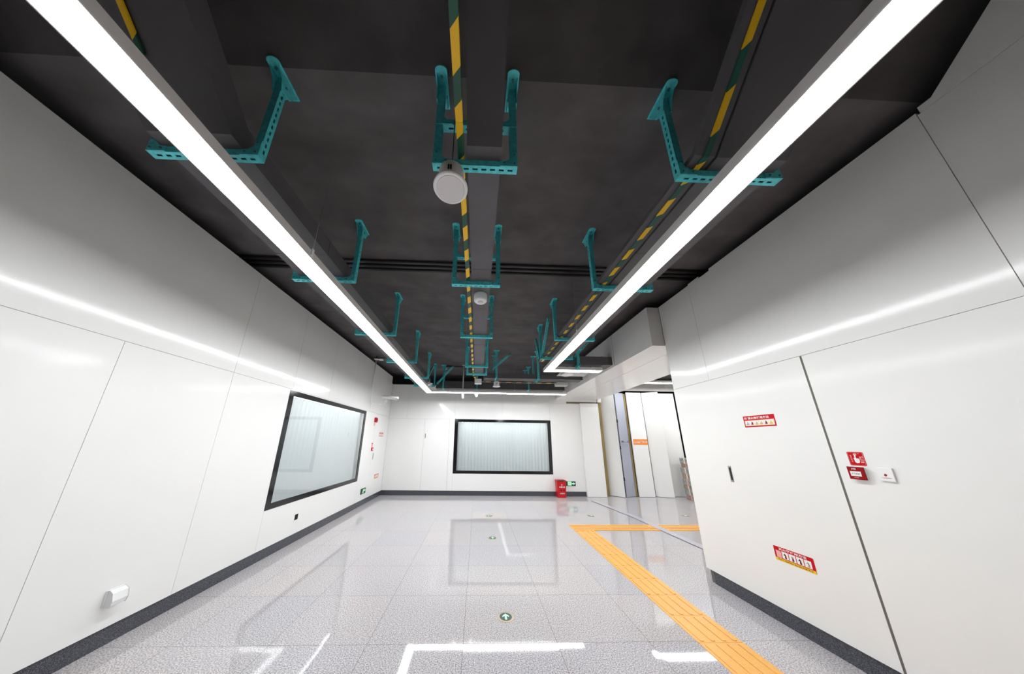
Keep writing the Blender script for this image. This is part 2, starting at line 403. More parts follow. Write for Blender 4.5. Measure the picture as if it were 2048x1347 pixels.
# slightly proud panel to the floor beside the opening
b.box(3.262, 3.84, 7.99, 8.07, 0.006, 2.745, 'panel'); b.box(3.275, 3.84, 8.0, 8.07, 0.0, 0.006, 'tan')
struct(b.build('wall_back'))
d = MB(); d.box(-1.64 + 0.003, -0.87 - 0.003, YB, YB + 0.018, ZP + G, 2.183, 'panel')
d3 = struct(d.build('door_3')); d3['_o'] = (0, 0, 0)
h = MB(); h.box(-1.605, -1.585, YB - 0.004, YB, 1.60, 1.75, 'steel'); h.box(-1.600, -1.590, YB - 0.012, YB - 0.004, 1.62, 1.73, 'dark'); h.build('door_handle', d3)
# hose cabinet door in left wall
d = MB(); d.box(XL, XL - 0.018, 7.064, 7.992, ZP + G, 2.222, 'panel'); d.box(XL - 0.016, XL - 0.004, 7.992, 7.999, ZP, 2.222, 'door_gap')
d2 = struct(d.build('door_2')); d2['_o'] = (0, 0, 0)
h = MB(); h.box(XL, XL + 0.004, 7.13, 7.15, 1.03, 1.20, 'steel'); h.box(XL + 0.004, XL + 0.012, 7.135, 7.145, 1.05, 1.18, 'steel'); h.build('door_handle', d2)

# ---- far lobby wall, fascia, niche
b = MB()
for x0, x1 in ((4.0, 5.0), (5.0, 6.2), (6.2, 7.5)):
    b.box(x0 + G, x1 - G, YB, YB + 0.02, 3.16, 3.46, 'side')
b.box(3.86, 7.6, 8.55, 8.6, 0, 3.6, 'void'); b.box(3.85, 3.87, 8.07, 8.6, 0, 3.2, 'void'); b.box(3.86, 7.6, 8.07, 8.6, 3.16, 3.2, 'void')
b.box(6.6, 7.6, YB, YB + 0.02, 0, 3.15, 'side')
struct(b.build('wall_lobby'))
b = MB(); b.box(7.5, 7.55, 2.9, 8.6, 0, 3.6, 'panel'); b.box(3.15, 7.5, 3.30, 3.33, 0, 3.6, 'panel'); struct(b.build('wall_lobby_side'))
b = MB(); b.box(-3.0, 3.3, -2.65, -2.6, 0, 7.6, 'void'); struct(b.build('wall_rear'))  # unseen end wall, coloured black to keep the space near the camera dim

# ---- bulkhead over the opening
b = MB()
b.box(2.51, 2.53, 3.36, 4.40 - 0.011, 2.90, 3.50, 'panel'); b.box(2.528, 2.534, 4.38, 4.42, 2.905, 3.50, 'void'); b.box(2.51, 2.53, 4.40 + 0.011, 6.2 - G, 2.90, 3.50, 'panel'); b.box(2.51, 2.53, 6.2 + G, 8.07, 2.90, 3.50, 'panel')
b.box(2.5302, 2.698, 3.36, 3.375, 2.9002, 3.50, 'panel')
b.box(2.51, 2.97 - 0.004, 3.36, 8.07, 2.885, 2.90, 'panel'); b.box(2.97 + 0.004, 3.90, 3.36, 8.07, 2.885, 2.90, 'panel')
b.box(3.885, 3.90, 3.36, 8.07, 2.90, 3.60, 'panel'); b.box(2.535, 3.88, 3.38, 8.06, 2.903, 3.49, 'gap')
struct(b.build('trim_1'))

# ---- baseboards
def base(name, pts):
    b = MB()
    for q in pts: b.box(*q, 'base')
    struct(b.build(name, bevel=0.002))
base('baseboard_left', [(-2.80, -2.762, -2.6, 8.07, 0, 0.122)])
base('baseboard_back', [(-2.762, 3.262, 8.085, 8.12, 0, 0.122)])
base('baseboard_right', [(2.712, 2.75, -2.6, 3.285, 0, 0.124)])
b = MB(); b.box(-2.762, -2.80, -2.6, 8.07, 0.122, 0.128, 'dark'); b.box(-2.75, 3.262, 8.09, 8.12, 0.122, 0.128, 'dark'); b.box(2.73, 2.75, -2.6, 3.285, 0.124, 0.128, 'dark')  # dark strips drawn in as the shadow line on top of the baseboards
struct(b.build('baseboard_shadow'))

# ================================================================= windows and blinds
def window(name, F, w, h, fr, lab_side):
    """F origin at lower left outer corner"""
    R3 = F.to_3x3()
    win = bpy.data.objects.new(name, None); COL.objects.link(win); win['_o'] = (0, 0, 0); win['kind'] = 'structure'
    m = MB()
    fbox(m, F, 0, fr, 0, h, -0.012, 0.002, 'black'); fbox(m, F, w - fr, w, 0, h, -0.012, 0.002, 'black')
    fbox(m, F, fr, w - fr, 0, fr * 0.82, -0.012, 0.002, 'black'); fbox(m, F, fr, w - fr, h - fr * 0.82, h, -0.012, 0.002, 'black')
    m.build('window_frame', win)
    m = MB(); fbox(m, F, fr - 0.004, w - fr + 0.004, fr * 0.82 - 0.004, h - fr * 0.82 + 0.004, -0.010, -0.004, 'glass'); m.build('window_pane', win)
    # reveal behind the glass
    m = MB(); k = 'offwhite'
    D_ = -0.75
    fbox(m, F, 0, w, -0.0, 0.02, D_, -0.014, k); fbox(m, F, 0, w, h - 0.02, h, D_, -0.014, k)
    fbox(m, F, 0, 0.02, 0.02, h - 0.02, D_, -0.014, k); fbox(m, F, w - 0.02, w, 0.02, h - 0.02, D_, -0.014, k)
    fbox(m, F, 0, w, 0, h, D_ - 0.02, D_, k); m.build('window_reveal', win)
    m = MB(); fbox(m, F, 0.15, w - 0.15, h - 0.05, h - 0.025, -0.60, -0.40, 'tube'); m.build('blind_fill_strip', win)  # glowing strip added behind the blind to light it through
    m = MB(); fbox(m, F, 0.15, w - 0.15, h - 0.035, h - 0.022, -0.075, -0.05, 'tube'); m.build('blind_fill_strip', win)  # second added strip, brightens the blind from the glass side
    return win
def blind(F, w, h, n, label):
    o = F @ Vector((w / 2, 0.03, -0.12))
    t = thing('vertical_blind', label, 'blind', tuple(o), 'vertical blinds behind the windows')
    m = MB(); fbox(m, F, 0.03, w - 0.03, h - 0.07, h - 0.03, -0.14, -0.09, 'white'); m.build('headrail', t)
    p = (w - 0.08) / n
    R3 = F.to_3x3()
    for i in range(n):
        m = MB(); c = 0.04 + p * (i + 0.5); a = math.radians(36 + random.uniform(-4, 4)); hw = p * 0.60
        du = math.cos(a) * hw; dw = math.sin(a) * hw
        pts = []
        N_ = 5
        for k in range(N_ + 1):   # gently curved louvre
            s_ = -1 + 2 * k / N_; bow = 0.010 * (1 - s_ * s_)
            pts.append((c + du * s_ - math.sin(a) * bow, -0.115 + dw * s_ + math.cos(a) * bow))
        lo, hi = 0.045, h - 0.07
        vs = [F @ Vector((u, lo, q)) for u, q in pts] + [F @ Vector((u, hi, q)) for u, q in pts]
        vs += [F @ Vector((u, lo, q - 0.0015)) for u, q in pts] + [F @ Vector((u, hi, q - 0.0015)) for u, q in pts]
        n1 = N_ + 1
        fs = [(k, k + 1, n1 + k + 1, n1 + k) for k in range(N_)] + [(2 * n1 + k + 1, 2 * n1 + k, 3 * n1 + k, 3 * n1 + k + 1) for k in range(N_)]
        m.add(vs, fs, 'blind', True); m.build('slat', t)
FL = wall_frame('L', 3.745, 0.603); FB = wall_frame('B', -0.712, 0.600)
window('window_1', FL, 2.65, 1.605, 0.092, 'L'); blind(FL, 2.65, 1.605, 25, 'white vertical louvre blind behind the slanting window in the left wall')
window('window_2', FB, 3.01, 1.595, 0.104, 'B'); blind(FB, 3.01, 1.595, 30, 'white vertical louvre blind behind the wide window in the far wall')

# ================================================================= lamps
def lamp_bar(housing, diff, x0, x1, y0, y1, z=2.82, h=0.058, e=0.006, skip=()):
    housing.box(x0, x1, y0, y1, z + 0.006, z + h, 'alu')
    # thin lips around the diffuser
    if 'x0' not in skip: housing.box(x0, x0 + e, y0, y1, z - 0.001, z + 0.006, 'alu')
    if 'x1' not in skip: housing.box(x1 - e, x1, y0, y1, z - 0.001, z + 0.006, 'alu')
    if 'y0' not in skip: housing.box(x0, x1, y0, y0 + e, z - 0.001, z + 0.006, 'alu')
    if 'y1' not in skip: housing.box(x0, x1, y1 - e, y1, z - 0.001, z + 0.006, 'alu')
    diff.box(x0 + e, x1 - e, y0 + e, y1 - e, z, z + 0.005, 'lamp')
def clips(t, pts):
    for x, y, z in pts:
        m = MB(); m.box(x - 0.004, x + 0.004, y - 0.012, y + 0.012, z - 0.045, z + 0.012, 'white'); m.tube([(x, y, z), (x, y, CZ if y > YS else CZ + YS - y)], 0.0012, 'steel', 6); m.build('hanging_clip', t)
t = thing('linear_lamp', 'long white ceiling light bar running along the left wall and turning along the far wall', 'lamp', (-1.36, 3, 2.82), 'glowing suspended light bars')
H, D = MB(), MB()
lamp_bar(H, D, -1.445, -1.275, 0.36, 7.02, skip=('y1',))
lamp_bar(H, D, -1.275, 2.45, 6.86, 7.02, skip=('x0',))
D.box(-1.282, -1.268, 6.866, 7.014, 2.82, 2.825, 'lamp'); D.box(-1.439, -1.28, 7.005, 7.016, 2.82, 2.825, 'lamp'); H.box(-1.445, -1.27, 7.016, 7.02, 2.819, 2.83, 'alu')
H.build('lamp_housing', t); D.build('diffuser', t)
clips(t, [(-1.272, 1.65, 2.882), (-1.272, 4.6, 2.882), (1.0, 6.85, 2.882)])
t = thing('linear_lamp', 'long white ceiling light bar along the right side with a short turned end', 'lamp', (1.315, 2, 2.82), 'glowing suspended light bars')
H, D = MB(), MB()
lamp_bar(H, D, 1.235, 1.395, 0.32, 4.635, skip=('y1',))
lamp_bar(H, D, 1.395, 2.31, 4.475, 4.635, skip=('x0',))
D.box(1.388, 1.403, 4.481, 4.629, 2.82, 2.825, 'lamp'); H.box(1.235, 1.40, 4.631, 4.635, 2.819, 2.83, 'alu')
H.build('lamp_housing', t); D.build('diffuser', t)
clips(t, [(1.232, 2.92, 2.882)])
for x_ in (1.64, 2.10):
    m_ = MB(); m_.box(x_, x_ + 0.02, 4.50, 4.53, 2.878, 2.90, 'dark'); m_.build('hanging_clip', t)
t = thing('linear_lamp', 'light bar glimpsed in the side lobby above the leaning white panels', 'lamp', (5.4, 7.4, 3.325), 'glowing suspended light bars')
H, D = MB(), MB(); lamp_bar(H, D, 4.25, 7.3, 7.33, 7.50, z=3.325); H.build('lamp_housing', t); D.build('diffuser', t)
clips(t, [(4.6, 7.41, 3.383), (6.6, 7.41, 3.383)])
t = thing('linear_lamp', 'unseen light bar added to brighten the side lobby, behind the end of the right wall', 'lamp', (6.1, 4.4, 3.05), 'glowing suspended light bars')  # extra bar out of view, put in to raise the lobby brightness
H, D = MB(), MB(); lamp_bar(H, D, 4.7, 7.3, 4.5, 4.75, z=3.05); H.build('lamp_housing', t); D.build('diffuser', t)

# ================================================================= strut hangers
def strut(mb, p0, p1, web, w=0.041, d=0.041, m='teal', pitch=0.05, slots=True):
    """slotted channel from p0 to p1 (centre line of the slotted web face); web = outward normal of that face"""
    p0, p1, n = Vector(p0), Vector(p1), Vector(web).normalized()
    L = (p1 - p0); ln = L.length; t = L.normalized(); n = (n - t * n.dot(t)).normalized(); s = t.cross(n)
    th = 0.003
    def bx(a0, a1, s0, s1, d0, d1):
        mb.obox(p0 + t * a0 + s * s0 - n * d1, t * (a1 - a0), s * (s1 - s0), n * (d1 - d0), m)
    sw, sl = 0.010, 0.029
    if slots:
        bx(0, ln, -w / 2, -sw / 2, 0, th); bx(0, ln, sw / 2, w / 2, 0, th)
        k = max(1, int((ln - 0.02) / pitch)); off = (ln - k * pitch) / 2; a = 0
        for i in range(k):
            c = off + (i + 0.5) * pitch
            bx(a, c - sl / 2, -sw / 2, sw / 2, 0, th); a = c + sl / 2
        bx(a, ln, -sw / 2, sw / 2, 0, th)
    else:
        bx(0, ln, -w / 2, w / 2, 0, th)
    bx(0, ln, -w / 2, -w / 2 + th, th, d); bx(0, ln, w / 2 - th, w / 2, th, d)
    bx(0, ln, -w / 2 + th, -w / 2 + 0.011, d - th, d); bx(0, ln, w / 2 - 0.011, w / 2 - th, d - th, d)

def gusset(mb, x, z, y, sx, m='teal'):
    """angle plate on the front face of an inner corner"""
    a = 0.085
    mb.prism([(x, y, z), (x + sx * 0.10, y, z), (x + sx * 0.10, y, z + 0.035), (x + sx * 0.062, y, z + 0.040), (x + sx * 0.036, y, z + 0.066), (x + sx * 0.034, y, z + 0.105), (x, y, z + 0.105)], (0, -0.004, 0), m)
def bolt(mb, c, ax, r=0.006, h=0.005):
    prof = [(r, 0), (r, h)]
    mb.lathe(c, prof, 'teal_d', 6, ax)

def foot(t, x, y, zc, name='foot_bracket'):
    m = MB()
    n = 7; pts = [(x - 0.036, y - 0.075, zc)] + [(x + 0.036 * math.cos(math.pi * (1 + k / n)), y - 0.09 + 0.02 * math.sin(math.pi * (1 + k / n)), zc) for k in range(n + 1)] + [(x + 0.036, y + 0.095, zc), (x - 0.036, y + 0.095, zc)]
    m.prism(pts, (0, 0, -0.006), 'teal')
    for sx in (-1, 1):
        xx = x + sx * 0.0245
        m.prism([(xx, y - 0.078, zc - 0.006), (xx, y + 0.085, zc - 0.006), (xx, y + 0.045, zc - 0.10), (xx, y - 0.022, zc - 0.13), (xx, y - 0.04, zc - 0.06)], (sx * 0.0045, 0, 0), 'teal')
    pl = m.build(name, t)
    if y < 4:
        for sx in (-1, 1):
            q = MB(); bolt(q, (x + sx * 0.0245 + (0.004 if sx > 0 else -0.009), y, zc - 0.07), 'X', 0.008); sub(pl, t, 'bolt', q)
        q = MB(); bolt(q, (x, y - 0.062, zc - 0.016), 'Z', 0.008, 0.01); sub(pl, t, 'anchor_bolt', q)

def u_frame(x0, x1, y, label, group, zb=3.0, zc=CZ, cross=None, webs=(1, 1), feet=True):
    """hanger: two posts and a bottom bar; posts' slotted faces turn outwards"""
    t = thing('strut_hanger', label, 'hanger', ((x0 + x1) / 2, y, zc), group)
    w = 0.041
    for x, sx in ((x0, -1), (x1, 1)):
        m = MB(); strut(m, (x, y, zb + 0.002), (x, y, zc - 0.004), (sx, 0, 0)); m.build('post', t)
        foot(t, x - sx * 0.0205, y, zc)
        g = MB(); gusset(g, x, zb + 0.001, y - w / 2 - 0.0005, -sx)
        pl = g.build('corner_plate', t)
        if y < 4:
            for dx, dz in ((0.075, 0.02), (0.018, 0.085), (0.018, 0.02)):
                q = MB(); bolt(q, (x - sx * dx, y - w / 2 - 0.0095, zb + dz), 'Y'); sub(pl, t, 'bolt', q)
    m = MB(); strut(m, (x0 + 0.001, y, zb), (x1 - 0.001, y, zb), (0, 0, -1)); m.build('cross_bar', t)
    if cross:
        m = MB(); strut(m, (x0 + 0.041, y, cross), (x1 - 0.041, y, cross), (0, 0, -1))
        m.build('cross_bar', t)
        for x, sx in ((x0, -1), (x1, 1)):
            g = MB(); gusset(g, x, cross, y - w / 2 - 0.0005, -sx); g.build('corner_plate', t)
    return t
def brace(t, p0, p1, name='brace'):
    m = MB(); p0, p1 = Vector(p0), Vector(p1)
    d = (p1 - p0).normalized()
    strut(m, p0, p1, (0, -1, 0.0) if abs(d.y) < 0.7 else (0.0, 0, -1), m='teal')
    # hinged end pieces
    for p, s in ((p0, 1), (p1, -1)):
        m.obox(p - d * 0.05 * s - Vector((0.012, 0.0, 0.012)), d * 0.09 * s, (0.024, 0, 0) if abs(d.x) < 0.7 else (0, 0.024, 0), (0, 0, 0.024) if abs(d.z) < 0.7 else (0, 0.024, 0), 'teal_d')
    m.build(name, t)

GL, GC, GR = 'teal hangers under the left duct', 'teal hangers around the centre duct', 'teal hangers under the right duct'
ordn = ['nearest the camera', 'second from the camera', 'third from the camera', 'fourth from the camera', 'fifth from the camera', 'farthest, at the light bar corner']
for i, y in enumerate((1.09, 2.21, 3.505, 4.84, 6.14, 7.09)):
    t = u_frame(-1.825, -1.232, y, 'teal slotted steel hanger under the left duct, ' + ordn[i], GL)
    if i == 4: brace(t, (-1.295, 6.35, 3.08), (-1.295, 6.95, 3.56))
    if i == 5: brace(t, (-1.17, 7.02, 3.08), (-0.74, 7.02, 3.60))
for i, y in enumerate((1.09, 2.21, 3.51, 5.05, 5.68)):
    t = u_frame(-0.285, 0.195, y, 'teal slotted steel hanger around the centre duct, ' + (ordn[i] if i < 4 else 'farthest, above the white junction box'), GC, cross=3.315 if i < 3 else None)
for i, y in enumerate((1.09, 2.21, 3.53, 4.43)):
    t = u_frame(1.135, 1.745, y, 'teal slotted steel hanger under the right duct, ' + (ordn[i] if i < 3 else 'farthest, with three braces'), GR)
    if i == 3:
        brace(t, (1.165, 4.36, 3.06), (1.19, 3.95, 3.58)); brace(t, (1.15, 4.50, 3.06), (1.18, 4.86, 3.58)); brace(t, (1.79, 4.43, 3.06), (2.28, 4.43, 3.60))

def t_hanger(x, y, z0, label, hook=0.0, br=None, zt=None, second=True):
    zt = zt or CZ
    t = thing('drop_hanger', label, 'hanger', (x, y, zt), 'single teal drop hangers of the cross ducts')
    m = MB(); strut(m, (x, y, z0), (x, y, zt - 0.006), (0, -1, 0)); m.build('post', t)
    m = MB(); m.box(x - 0.07, x + 0.07, y - 0.04, y + 0.05, zt - 0.006, zt, 'teal')
    m.prism([(x - 0.05, y + 0.01, zt - 0.006), (x + 0.05, y + 0.01, zt - 0.006), (x + 0.022, y + 0.01, zt - 0.11), (x - 0.022, y + 0.01, zt - 0.11)], (0, 0.03, 0), 'teal'); m.build('foot_bracket', t)
    if second:
        m = MB(); strut(m, (x - 0.03, y + 0.37, z0 + 0.02), (x - 0.03, y + 0.37, zt - 0.006), (0, -1, 0)); m.build('post', t)
        m = MB(); m.box(x - 0.09, x + 0.05, y + 0.34, y + 0.42, zt - 0.006, zt, 'teal'); m.build('foot_bracket', t)
    m = MB()
    strut(m, (x, y - 0.02, z0), (x - hook, y + 0.36, z0), (0, 0, -1)) if not hook else strut(m, (x, y - 0.005, z0), (x - hook, y + 0.02, z0 - 0.07), (0, -1, 0), slots=False)
    m.build('cross_bar', t)
    if hook:
        m = MB(); strut(m, (x, y - 0.02, z0), (x, y + 0.36, z0), (0, 0, -1)); m.build('cross_bar', t)
    if br: brace(t, *br)
    return t
t_hanger(0.425, 5.80, 2.985, 'teal drop hanger with a slanting brace, just right of the centre duct end', hook=0.035, br=((0.33, 5.78, 3.19), (0.74, 5.78, 3.56)))
t_hanger(1.43, 5.80, 2.965, 'teal drop hanger of the middle cross duct, left of the right light bar corner', hook=0.06)
t_hanger(1.85, 4.42, 2.88, 'short teal drop hanger in front of the nearest cross duct', hook=0.05, zt=3.20, second=False)
t_hanger(-1.01, 7.12, 2.965, 'teal drop hanger of the last cross duct, nearest the far left corner', br=None)
t_hanger(-0.04, 7.12, 2.95, 'teal drop hanger of the last cross duct, under the white junction box')
t_hanger(1.46, 7.12, 2.975, 'teal drop hanger of the last cross duct, right of the round speakers')

# ================================================================= ducts, trays, conduits
def run_profile(x0, x1, z0, z1, y_far, name, label, cat, m='duct', bend=True, group=None, joint=None):
    """straight run along y that climbs at 45 degrees towards the camera"""
    t = thing(name, label, cat, ((x0 + x1) / 2, 2, z0), group)
    mb = MB()
    if bend:
        k = (z1 - z0) * math.tan(math.radians(22.5))
        yb = 1.0
        pts = [(y_far, z0), (yb, z0), (yb - 2.2, z0 + 2.2)]
        top = [(yb - 2.2 + (z1 - z0) * 0.7, z0 + 2.2 + (z1 - z0) * 0.7), (yb + k, z1), (y_far, z1)]
        poly = pts + top
    else:
        poly = [(y_far, z0), (-1.2, z0), (-1.2, z1), (y_far, z1)]
    # split the concave outline in two convex pieces
    if bend:
        mb.prism([(x0, yb, z0), (x0, y_far, z0), (x0, y_far, z1), (x0, yb + k, z1)], (x1 - x0, 0, 0), m)
        mb.prism([(x0, pts[2][0], pts[2][1]), (x0, yb, z0), (x0, yb + k, z1), (x0, top[0][0], top[0][1])], (x1 - x0, 0, 0), m)
    else:
        mb.prism([(x0, y, z) for y, z in poly], (x1 - x0, 0, 0), m)
    mb.build('duct_body', t)
    if joint:
        for yj in joint:
            j = MB(); e = 0.0035
            j.box(x0 - e, x1 + e, yj - 0.010, yj + 0.010, z0 - e * 0.6, z1 + e, m); j.build('joint_collar', t)
    return t
run_profile(-1.76, -1.325, 3.0425, 3.185, 6.95, 'cable_duct', 'dark grey painted duct resting on the left hangers above the light bar', 'duct', joint=(1.9, 3.8, 5.7))
run_profile(1.30, 1.70, 3.0425, 3.185, 4.462, 'cable_duct', 'dark grey painted duct resting on the right hangers above the light bar', 'duct', joint=(1.75, 3.2))
run_profile(-0.088, 0.100, 3.0425, 3.20, 5.9, 'cable_duct', 'dark grey painted duct running down the middle of the ceiling', 'duct', joint=(2.02, 3.9))
run_profile(1.175, 1.292, 3.052, 3.085, 4.75, 'cable_tray', 'narrow dark tray carrying the striped conduit beside the right light bar', 'cable tray')
# striped conduits
def conduit(name, label, pts, w, h, m, extra=None):
    t = thing(name, label, 'conduit', (0, 0, 0))
    mb = MB()
    for (p, q) in zip(pts[:-1], pts[1:]):
        p, q = Vector(p), Vector(q); d = (q - p); t_ = d.normalized()
        s = Vector((0, 0, 1)).cross(t_).normalized(); n = t_.cross(s)
        mb.obox(p - s * w / 2 - n * 0 - t_ * 0.001, d + t_ * 0.002, s * w, n * h, m)
    mb.build('striped_sleeve', t, bevel=0.004)
    return t
conduit('striped_conduit', 'yellow and green striped conduit beside the centre duct', [(-0.124, -0.6, 3.15), (-0.124, 0.9, 3.046), (-0.124, 5.95, 3.046), (-0.095, 6.03, 3.03), (-0.05, 6.06, 2.98)], 0.037, 0.026, 'st_c')
conduit('striped_conduit', 'yellow and green striped conduit on the narrow tray beside the right light bar', [(1.24, 0.04, 4.0), (1.24, 1.0, 3.043), (1.24, 4.72, 3.043)], 0.036, 0.0085, 'st_r')
conduit('striped_conduit', 'orange striped conduit crossing below the middle cross duct to the grey box', [(0.06, 6.08, 2.935), (0.9, 6.08, 2.925), (1.95, 6.08, 2.93)], 0.026, 0.022, 'st_b')
# short piece of striped conduit at upper left
conduit('striped_conduit', 'short yellow striped conduit above the left light bar near the upper left corner', [(-1.59, 0.30, 3.722), (-1.60, 0.80, 3.222)], 0.03, 0.010, 'st_l')

def xduct(label, x0, x1, y0, y1, z0, z1):
    t = thing('cross_duct', label, 'duct', ((x0 + x1) / 2, y0, z0), 'dark ducts crossing below the far ceiling')
    m = MB(); m.box(x0, x1, y0, y1, z0, z1, 'duct'); m.build('duct_body', t)
    for sx in (x0 + 0.9, ):
        if sx < x1: j = MB(); j.box(sx - 0.01, sx + 0.01, y0 - 0.004, y1, z0 - 0.004, z1 + 0.004, 'duct'); j.build('joint_collar', t)
xduct('dark cross duct nearest the camera, butting the white bulkhead beside the turned light bar end', 1.42, 2.51, 4.47, 4.76, 2.93, 3.09)
xduct('dark cross duct in the middle of the three, over the orange striped conduit', 0.12, 2.51, 5.86, 6.14, 2.985, 3.10)
xduct('dark cross duct farthest back, just above the far light bar', -1.22, 2.51, 7.17, 7.45, 2.985, 3.20)
# three thin pipes across the ceiling
for k, (y, lab) in enumerate(((2.70, 'thin dark pipe across the ceiling, nearest of the three'), (2.775, 'thin dark pipe across the ceiling, middle of the three'), (2.85, 'thin dark pipe across the ceiling, farthest of the three'))):
    m = MB(); m.tube([(-3.4, y, CZ - 0.026), (-1.0, y, CZ - 0.026), (1.0, y, CZ - 0.026), (3.4, y, CZ - 0.026)], 0.019, 'pipe', 12)
    o = m.build('ceiling_pipe'); tag(o, lab, 'pipe', 'thin pipes across the ceiling')

# ================================================================= ceiling devices
def speaker(x, y, z, label):
    t = thing('ceiling_speaker', label, 'speaker', (x, y, z), 'white flanged speakers below the ceiling')
    m = MB(); m.lathe((x, y, z), [(0.074, 0.002), (0.078, -0.003), (0.090, 0.0), (0.0935, 0.006), (0.092, 0.012), (0.074, 0.018)], 'white', 40); m.build('flange', t)
    m = MB(); m.lathe((x, y, z), [(0.0735, -0.0015), (0.0745, 0.006)], 'grill', 40); m.build('grille', t)
    m = MB(); m.lathe((x, y, z), [(0.0735, 0.018), (0.071, 0.06), (0.068, 0.115), (0.060, 0.128)], 'white', 32); m.build('speaker_body', t)
    m = MB()
    for dx in (-0.010, 0.002): m.box(x + dx, x + dx + 0.008, y - 0.0755, y - 0.070, z + 0.045, z + 0.075, 'dark')
    m.build('spring_clip', t)
    m = MB(); m.tube([(x, y, z + 0.12), (x, y, CZ)], 0.003, 'pipe', 6); m.build('hanging_rod', t)
speaker(-0.173, 1.07, 2.822, 'round white flanged speaker hanging at the nearest centre hanger')
speaker(0.444, 6.08, 2.822, 'small round white flanged speaker hanging right of the junction box at the far end')
t = thing('smoke_detector', 'white drum shaped detector under the centre duct', 'detector', (0.003, 2.43, 3.04))
m = MB(); m.lathe((0.003, 2.43, 2.958), [(0.045, -0.004), (0.060, 0.0), (0.069, 0.010), (0.070, 0.075), (0.068, 0.0845)], 'white', 32); m.build('detector_body', t)
m = MB(); m.lathe((0.003, 2.43, 2.950), [(0.020, 0.0), (0.030, 0.004)], 'offwhite', 20); m.build('sensor_cap', t)
t = thing('junction_box', 'white junction box at the end of the centre striped conduit', 'box', (-0.01, 6.1, 2.94))
m = MB(); m.box(-0.095, 0.075, 6.03, 6.15, 2.885, 3.005, 'white'); m.build('box_body', t, bevel=0.008)
m = MB(); m.box(-0.082, 0.062, 6.024, 6.03, 2.897, 2.993, 'white'); m.build('box_lid', t, bevel=0.003)
t = thing('junction_box', 'pale grey box at the right end of the orange striped conduit', 'box', (2.09, 6.2, 2.9))
m = MB(); m.box(1.95, 2.25, 6.15, 6.30, 2.90, 3.0, 'offwhite'); m.build('box_body', t, bevel=0.008)
m = MB(); m.box(1.97, 2.23, 6.144, 6.15, 2.91, 2.99, 'offwhite'); m.build('box_lid', t, bevel=0.002)
t = thing('ceiling_speaker', 'flat round white speaker under a pale plate beside the bulkhead', 'speaker', (1.95, 5.35, 2.96))
m = MB(); m.lathe((1.955, 5.36, 2.955), [(0.12, 0.0), (0.135, 0.006), (0.135, 0.03), (0.10, 0.045)], 'white', 32); m.build('speaker_body', t)
m = MB(); m.box(1.80, 2.44, 5.32, 5.62, 3.002, 3.012, 'offwhite'); m.build('back_plate', t)
m = MB()
for x in (1.84, 2.40): m.tube([(x, 5.47, 3.012), (x, 5.47, CZ)], 0.003, 'pipe', 6)
m.build('hanging_rod', t)
# star shaped device at lamp corner
t = thing('corner_sensor', 'small white star shaped device on the left light bar near its corner', 'sensor', (-1.33, 6.3, 2.9))
m = MB(); pts = []
for k in range(10):
    r_ = 0.085 if k % 2 == 0 else 0.05; a = math.pi / 2 + k * math.pi / 5
    pts.append((-1.225 + r_ * math.cos(a), 6.18, 2.875 + r_ * 0.75 * math.sin(a)))
m.prism(pts, (0, 0.03, 0), 'white'); m.build('sensor_body', t, bevel=0.006)
m = MB(); m.lathe((-1.225, 6.150, 2.875), [(0.016, 0), (0.03, 0.012), (0.034, 0.03)], 'white', 16, 'Y'); m.build('lens_cap', t)
m = MB(); m.tube([(-1.225, 6.20, 2.90), (-1.225, 6.2, 2.995)], 0.008, 'white', 8); m.build('stem', t)
# pendant camera in the middle
t = thing('security_camera', 'white camera on a short pole from the ceiling, above the far light bar', 'camera', (-0.44, 7.1, CZ))
m = MB(); m.tube([(-0.435, 7.08, 2.93), (-0.435, 7.08, CZ - 0.01)], 0.017, 'offwhite', 14); m.build('pole', t)
m = MB(); m.lathe((-0.435, 7.08, CZ - 0.014), [(0.045, 0), (0.05, 0.005), (0.05, 0.014)], 'offwhite', 20); m.build('mount_plate', t)
m = MB(); m.box(-0.50, -0.37, 7.03, 7.13, 2.90, 2.935, 'offwhite'); m.lathe((-0.445, 7.06, 2.855), [(0.022, 0), (0.037, 0.02), (0.037, 0.046)], 'dark', 18); m.build('swivel_head', t, bevel=0.004)
m = MB(); m.tube([(-0.435, 7.05, 2.86), (-0.428, 7.0, 2.75), (-0.425, 6.98, 2.70)], 0.026, 'white', 16); m.lathe((-0.425, 6.98, 2.665), [(0.012, 0.0), (0.022, 0.006), (0.026, 0.03)], 'white', 16); m.build('camera_body', t)
m = MB(); m.tube([(-0.62, 7.06, 3.03), (-0.72, 7.02, 3.05), (-0.84, 7.05, 3.03), (-0.93, 7.1, 3.0)], 0.008, 'pipe', 6); m.build('cable', t)
m = MB(); m.tube([(-1.05, 7.18, CZ - 0.02), (-0.45, 7.18, CZ - 0.02)], 0.016, 'pipe', 8)
tag(m.build('ceiling_pipe'), 'short dark pipe on the ceiling leading to the pole mounted camera', 'pipe')
# small dome sensor
t = thing('dome_sensor', 'small white cone shaped sensor below the far light bar, right of the pole camera', 'sensor', (-0.05, 7.05, 2.8))
m = MB(); m.lathe((-0.052, 7.08, 2.735), [(0.018, 0), (0.030, 0.012), (0.040, 0.05), (0.058, 0.075), (0.06, 0.082)], 'white', 20); m.build('sensor_body', t)
m = MB(); m.tube([(-0.052, 7.08, 2.81), (-0.052, 7.08, 2.985)], 0.008, 'white', 8); m.build('stem', t)
